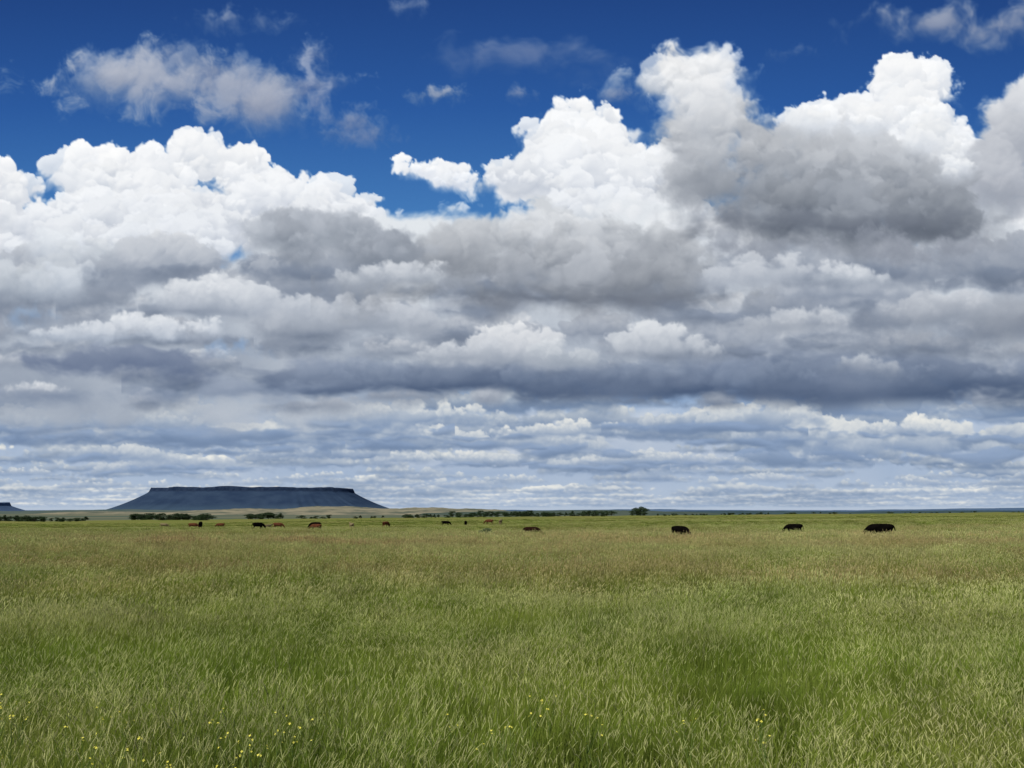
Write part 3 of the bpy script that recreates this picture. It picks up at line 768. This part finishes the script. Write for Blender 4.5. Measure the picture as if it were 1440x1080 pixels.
# ------------------------------------------------------------------ grass
def grass_mat(name, root, tip, alt, dry, brown, head=False):
    m, nt, out = new_mat(name)
    geo = N(nt, 'ShaderNodeNewGeometry'); pos = geo.outputs['Position']
    sep = N(nt, 'ShaderNodeSeparateXYZ'); nt.links.new(pos, sep.inputs[0])
    at = N(nt, 'ShaderNodeAttribute', attribute_name="along"); oi = N(nt, 'ShaderNodeObjectInfo')
    va = N(nt, 'ShaderNodeAttribute', attribute_name="vary")
    n1 = noise(nt, pos, 0.16, 5, 0.65); n2 = noise(nt, pos, 0.7, 5, 0.68)
    n4 = noise(nt, pos, 0.45, 5, 0.7, (0.8, 1, 1))
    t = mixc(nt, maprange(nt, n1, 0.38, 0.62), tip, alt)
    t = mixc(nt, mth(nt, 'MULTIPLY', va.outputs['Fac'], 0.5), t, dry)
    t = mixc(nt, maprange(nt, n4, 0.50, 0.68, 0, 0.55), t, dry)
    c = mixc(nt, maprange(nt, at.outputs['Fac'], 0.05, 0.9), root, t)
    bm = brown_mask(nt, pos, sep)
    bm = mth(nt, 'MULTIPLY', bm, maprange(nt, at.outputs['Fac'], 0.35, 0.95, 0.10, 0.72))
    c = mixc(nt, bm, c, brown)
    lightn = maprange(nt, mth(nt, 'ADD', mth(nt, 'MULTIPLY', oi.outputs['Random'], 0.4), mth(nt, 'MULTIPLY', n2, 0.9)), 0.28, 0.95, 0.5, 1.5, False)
    vm = N(nt, 'ShaderNodeVectorMath', operation='SCALE'); nt.links.new(c, vm.inputs[0]); nt.links.new(lightn, vm.inputs['Scale'])
    d = N(nt, 'ShaderNodeBsdfDiffuse'); tl = N(nt, 'ShaderNodeBsdfTranslucent')
    nt.links.new(vm.outputs[0], d.inputs[0]); nt.links.new(vm.outputs[0], tl.inputs[0])
    a = N(nt, 'ShaderNodeMixShader'); a.inputs[0].default_value = 0.4; nt.links.new(d.outputs[0], a.inputs[1]); nt.links.new(tl.outputs[0], a.inputs[2])
    nt.links.new(a.outputs[0], out.inputs[0]); return m
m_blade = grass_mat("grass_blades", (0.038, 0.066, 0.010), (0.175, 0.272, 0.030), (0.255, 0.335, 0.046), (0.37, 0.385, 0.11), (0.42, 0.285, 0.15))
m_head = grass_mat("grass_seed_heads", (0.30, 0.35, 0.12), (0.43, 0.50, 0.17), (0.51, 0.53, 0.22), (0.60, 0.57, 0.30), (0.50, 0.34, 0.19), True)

def tuft(seed, nb, rad, h0, h1, wid, nh, hl, hw, seg, name, near=False):
    r = np.random.RandomState(seed); V = []; Fc = []; A = []; VR = []; MI = []
    def strip(p0, az, h, lean, w, wa, seg, var, wtop=0.15):
        b = len(V); wd = np.array((math.cos(wa), math.sin(wa), 0))
        L = np.array((math.cos(az), math.sin(az), 0))
        for i in range(seg + 1):
            t = i / seg
            p = p0 + np.array((0, 0, h * (t - 0.25 * lean * t * t))) + L * h * lean * t * t * 0.9
            ww = w * 0.5 * ((1 - t ** 1.6) * (1 - wtop) + wtop)
            V.append(p - wd * ww); V.append(p + wd * ww); A.extend((t, t)); VR.extend((var, var))
        for i in range(seg):
            k = b + 2 * i; Fc.append((k, k + 1, k + 3, k + 2)); MI.append(0)
        return p
    for i in range(nb):
        q = rad * math.sqrt(r.rand()); a = r.rand() * 6.283
        p0 = np.array((q * math.cos(a), q * math.sin(a), -0.02))
        az = r.rand() * 6.283 if r.rand() < 0.7 else r.normal(0.1, 0.8)
        strip(p0, az, r.uniform(h0, h1) * (0.55 + 0.4 * r.rand()), r.uniform(0.02, 0.55) ** 1.3, wid * r.uniform(0.5, 1.6), r.rand() * 3.14, seg, r.rand() ** 2)
    for i in range(nh):
        q = rad * math.sqrt(r.rand()); a = r.rand() * 6.283
        p0 = np.array((q * math.cos(a), q * math.sin(a), -0.02)); var = r.rand()
        az = r.normal(0.1, 1.2); ln_ = r.uniform(0.02, 0.32); h = r.uniform(h1 * 0.6, h1 * 1.22)
        tip = strip(p0, az, h, ln_, wid * 0.5, r.rand() * 3.14, seg, var, 0.6)
        L = np.array((math.cos(az), math.sin(az), 0))
        dr = L * (ln_ * 1.5) + np.array((0, 0, 1 - 0.5 * ln_)); dr /= np.linalg.norm(dr)
        s1 = np.cross(dr, (0, 1, 0.1)); s1 /= np.linalg.norm(s1); s2 = np.cross(dr, s1)
        ll = hl * r.uniform(0.5, 1.4); hw_ = hw * r.uniform(0.6, 1.2)
        b = len(V); prof = [(0, 0.25), (0.2, 0.9), (0.55, 1.0), (0.85, 0.55), (1, 0.08)]; K = 4
        core = 0.68 if near else 1.0
        for t, f in prof:
            c = tip + dr * ll * t + L * ll * 0.12 * t * t * 2
            for k in range(K):
                an = 6.283 * k / K; V.append(c + (s1 * math.cos(an) + s2 * math.sin(an)) * hw_ * f * 0.5 * core); A.append(1.0); VR.append(var)
        for j in range(len(prof) - 1):
            for k in range(K):
                Fc.append((b + j * K + k, b + j * K + (k + 1) % K, b + (j + 1) * K + (k + 1) % K, b + (j + 1) * K + k)); MI.append(1)
        if near:       # loose spikelets make the head feathery
            for j in range(10):
                t = r.uniform(0.05, 0.95); an = r.rand() * 6.283
                o_ = s1 * math.cos(an) + s2 * math.sin(an)
                c = tip + dr * ll * t + L * ll * 0.24 * t * t
                e1 = c + o_ * hw_ * r.uniform(0.6, 1.2) * (1.1 - t * 0.6) + dr * ll * 0.13
                sd = np.cross(o_, dr) * hw_ * 0.18
                b2 = len(V); mid = (c + e1) / 2
                V.extend([c, mid - sd, e1, mid + sd]); A.extend([1.0] * 4); VR.extend([var] * 4)
                Fc.append((b2, b2 + 1, b2 + 2, b2 + 3)); MI.append(1)
    me = mesh_np(name, np.array(V), np.array(Fc))
    me.attributes.new("along", 'FLOAT', 'POINT').data.foreach_set('value', np.array(A, dtype=np.float32))
    me.attributes.new("vary", 'FLOAT', 'POINT').data.foreach_set('value', np.array(VR, dtype=np.float32))
    me.materials.append(m_blade); me.materials.append(m_head)
    me.polygons.foreach_set('material_index', np.array(MI, dtype=np.int32)); me.update()
    return me
gcol = bpy.data.collections.new("grass_tufts")
specs = []
for i in range(8): specs.append((100 + i, 112, 0.24, 0.26, 0.57, 0.0050, (14, 10, 3, 18, 8, 1, 12, 6)[i], 0.078, 0.0090, 5))
for i in range(5): specs.append((200 + i, 90, 0.42, 0.26, 0.57, 0.0094, 16, 0.085, 0.012, 3))
for i in range(4): specs.append((300 + i, 120, 1.2, 0.30, 0.58, 0.030, 36, 0.10, 0.026, 2))
for i, s in enumerate(specs):
    nm = "grass_tuft_%02d" % i
    o = bpy.data.objects.new(nm, tuft(*s, nm, near=(i < 8))); gcol.objects.link(o)
rg = np.random.RandomState(5)
def zone(n, r0, r1, lo, hi, logd=False):
    u = rg.rand(n)
    r = r0 * (r1 / r0) ** u if logd else np.sqrt(r0 * r0 + u * (r1 * r1 - r0 * r0))
    a = rg.uniform(-0.72, 0.72, n)
    return r * np.sin(a), r * np.cos(a), rg.randint(lo, hi, n)
parts = [zone(7400, 2.5, 18, 0, 8), zone(19000, 15, 60, 8, 13), zone(26000, 52, 480, 13, 17, True)]
near_cows = [(atx(1234, 66), 66), (atx(956, 68), 68), (atx(1115, 96), 96), (atx(748, 86), 86)]
for cx_, cy_ in near_cows[:3]:      # ranker grass where the cattle stand
    n_ = 60
    parts.append((cx_ + rg.normal(0, 1.6, n_), cy_ - 1.6 + rg.normal(0, 0.7, n_), rg.randint(8, 13, n_)))
px_ = np.concatenate([p[0] for p in parts]); py_ = np.concatenate([p[1] for p in parts]); id_ = np.concatenate([p[2] for p in parts])
npt = len(px_)
# tufts of the same kind gather in patches, so flowering stands alternate with leafy ones
pt = np.sin(px_ * 1.3 + 2.1 * np.sin(py_ * 0.8)) + np.sin(py_ * 1.1 + 1.7 * np.sin(px_ * 0.6 + 1)) + rg.normal(0, 0.7, npt)
order = np.array([5, 2, 7, 4, 1, 6, 0, 3])
rank = np.clip(((pt + 2.2) / 4.4 * 8).astype(int), 0, 7)
id_ = np.where(id_ < 8, order[rank], id_)
gm = bpy.data.meshes.new("grass"); gm.vertices.add(npt)
gm.vertices.foreach_set('co', np.stack([px_, py_, terrain(px_, py_)], -1).astype(np.float32).ravel())
rot = np.zeros((npt, 3), dtype=np.float32); rot[:, 2] = rg.normal(0, 1.1, npt); rot[:, 0] = rg.normal(0, 0.08, npt)
patch = np.sin(px_ * 0.9 + 1.5 * np.sin(py_ * 0.6)) * np.sin(py_ * 0.7 + 0.8 + np.sin(px_ * 0.5))
rot[:, 1] = 0.05 + 0.11 * patch + rg.normal(0, 0.08, npt)
hgt = 0.85 + 0.18 * np.sin(px_ * 0.7 + 1.1 * np.sin(py_ * 0.5)) * np.sin(py_ * 0.55 + 0.8) + rg.normal(0, 0.12, npt)
hgt *= (1 + 0.08 * sst(py_, 40, 60)) * (1 - 0.38 * sst(py_, 100, 150))
for cx_, cy_ in near_cows[:3]:
    hgt *= 1 + 0.2 * np.exp(-(((px_ - cx_) / 3.0) ** 2 + ((py_ - cy_ + 1.2) / 2.5) ** 2))
scl = np.stack([np.ones(npt), np.ones(npt), hgt], -1).astype(np.float32)
gm.attributes.new("tuft_rotation", 'FLOAT_VECTOR', 'POINT').data.foreach_set('vector', rot.ravel())
gm.attributes.new("tuft_scale", 'FLOAT_VECTOR', 'POINT').data.foreach_set('vector', scl.ravel())
gm.attributes.new("tuft_kind", 'INT', 'POINT').data.foreach_set('value', id_.astype(np.int32))
grass = link_obj("grass", gm, "stuff", "tall green and tan meadow grass with pale seed heads", "grass")
ng = bpy.data.node_groups.new("grass_scatter", 'GeometryNodeTree')
ng.interface.new_socket("Geometry", in_out='INPUT', socket_type='NodeSocketGeometry')
ng.interface.new_socket("Geometry", in_out='OUTPUT', socket_type='NodeSocketGeometry')
gi = ng.nodes.new('NodeGroupInput'); go = ng.nodes.new('NodeGroupOutput')
ip = ng.nodes.new('GeometryNodeInstanceOnPoints'); ci = ng.nodes.new('GeometryNodeCollectionInfo')
ci.inputs['Collection'].default_value = gcol; ci.inputs['Separate Children'].default_value = True; ci.inputs['Reset Children'].default_value = True
def na(nm, ty):
    n = ng.nodes.new('GeometryNodeInputNamedAttribute'); n.data_type = ty; n.inputs['Name'].default_value = nm
    return n.outputs['Attribute']
e2r = ng.nodes.new('FunctionNodeEulerToRotation')
ng.links.new(na("tuft_rotation", 'FLOAT_VECTOR'), e2r.inputs[0])
ng.links.new(gi.outputs[0], ip.inputs['Points']); ng.links.new(ci.outputs[0], ip.inputs['Instance'])
ip.inputs['Pick Instance'].default_value = True
ng.links.new(na("tuft_kind", 'INT'), ip.inputs['Instance Index'])
ng.links.new(e2r.outputs[0], ip.inputs['Rotation']); ng.links.new(na("tuft_scale", 'FLOAT_VECTOR'), ip.inputs['Scale'])
ng.links.new(ip.outputs[0], go.inputs[0])
md = grass.modifiers.new("scatter", 'NODES'); md.node_group = ng

# ------------------------------------------------------------------ wildflowers
m_y, nt, out = new_mat("yellow_petals")
tc = N(nt, 'ShaderNodeTexCoord'); f = noise(nt, tc.outputs['Object'], 30, 3)
c = mixc(nt, f, (0.60, 0.55, 0.07), (0.70, 0.65, 0.14)); bs = N(nt, 'ShaderNodeBsdfDiffuse'); nt.links.new(c, bs.inputs[0]); nt.links.new(bs.outputs[0], out.inputs[0])
m_s, nt, out = new_mat("flower_stem")
tc = N(nt, 'ShaderNodeTexCoord'); f = noise(nt, tc.outputs['Object'], 12, 3)
c = mixc(nt, f, (0.08, 0.14, 0.03), (0.14, 0.2, 0.05)); bs = N(nt, 'ShaderNodeBsdfDiffuse'); nt.links.new(c, bs.inputs[0]); nt.links.new(bs.outputs[0], out.inputs[0])
fl = []
for s in range(4):
    r = random.Random(s); V = []; Fc = []; V2 = []; F2 = []
    tube(V, Fc, (0, 0, 0), (0.01, 0, 0.40), 0.003, 0.0025, 5)
    for i in range(4):
        p = (r.uniform(-0.09, 0.09), r.uniform(-0.09, 0.09), r.uniform(0.52, 0.70))
        tube(V, Fc, (0.01, 0, 0.38), p, 0.002, 0.0015, 4)
        for j in range(2):
            c0 = Vector(p) + Vector((r.uniform(-.012, .012), r.uniform(-.012, .012), r.uniform(-0.02, .012)))
            q = Vector((r.gauss(0, 0.6), r.gauss(-0.4, 0.6), 1)).to_track_quat('Z', 'Y')
            for k in range(4):
                a = k * math.pi / 2
                b = len(V2)
                for (u, v, zz) in ((0, 0, 0), (0.005, -0.0045, 0.001), (0.0105, 0, 0.002), (0.005, 0.0045, 0.001)):
                    V2.append(tuple(c0 + q @ Vector((u * math.cos(a) - v * math.sin(a), u * math.sin(a) + v * math.cos(a), zz))))
                F2.append((b, b + 1, b + 2, b + 3))
    m1 = mesh_np("stem", V, Fc); m1.materials.append(m_s); m2 = mesh_np("blossom", V2, F2); m2.materials.append(m_y); fl.append((m1, m2))
def flower(px, d):
    x = atx(px, d) ; e = bpy.data.objects.new("wildflower", None); COL.objects.link(e)
    e.location = (x, d, float(terrain(x, d))); e.rotation_euler = (0, 0, random.uniform(0, 6.28)); s = random.uniform(0.88, 1.05); e.scale = (s, s, s)
    e["label"] = "yellow-blossomed wild mustard plant growing in the grass"; e["category"] = "flower"; e["group"] = "wildflowers in the grass"
    a, b = random.choice(fl)
    for nm, me in (("stem", a), ("blossom", b)):
        o = bpy.data.objects.new(nm, me); COL.objects.link(o); o.parent = e
for i in range(13): flower(random.uniform(-10, 200), random.uniform(5.4, 7.2))
for i in range(15): flower(random.uniform(220, 480), random.uniform(5.4, 6.8))
for i in range(8): flower(random.uniform(480, 860), random.uniform(5.5, 7.2))
for i in range(3): flower(random.uniform(860, 1440), random.uniform(5.5, 7))
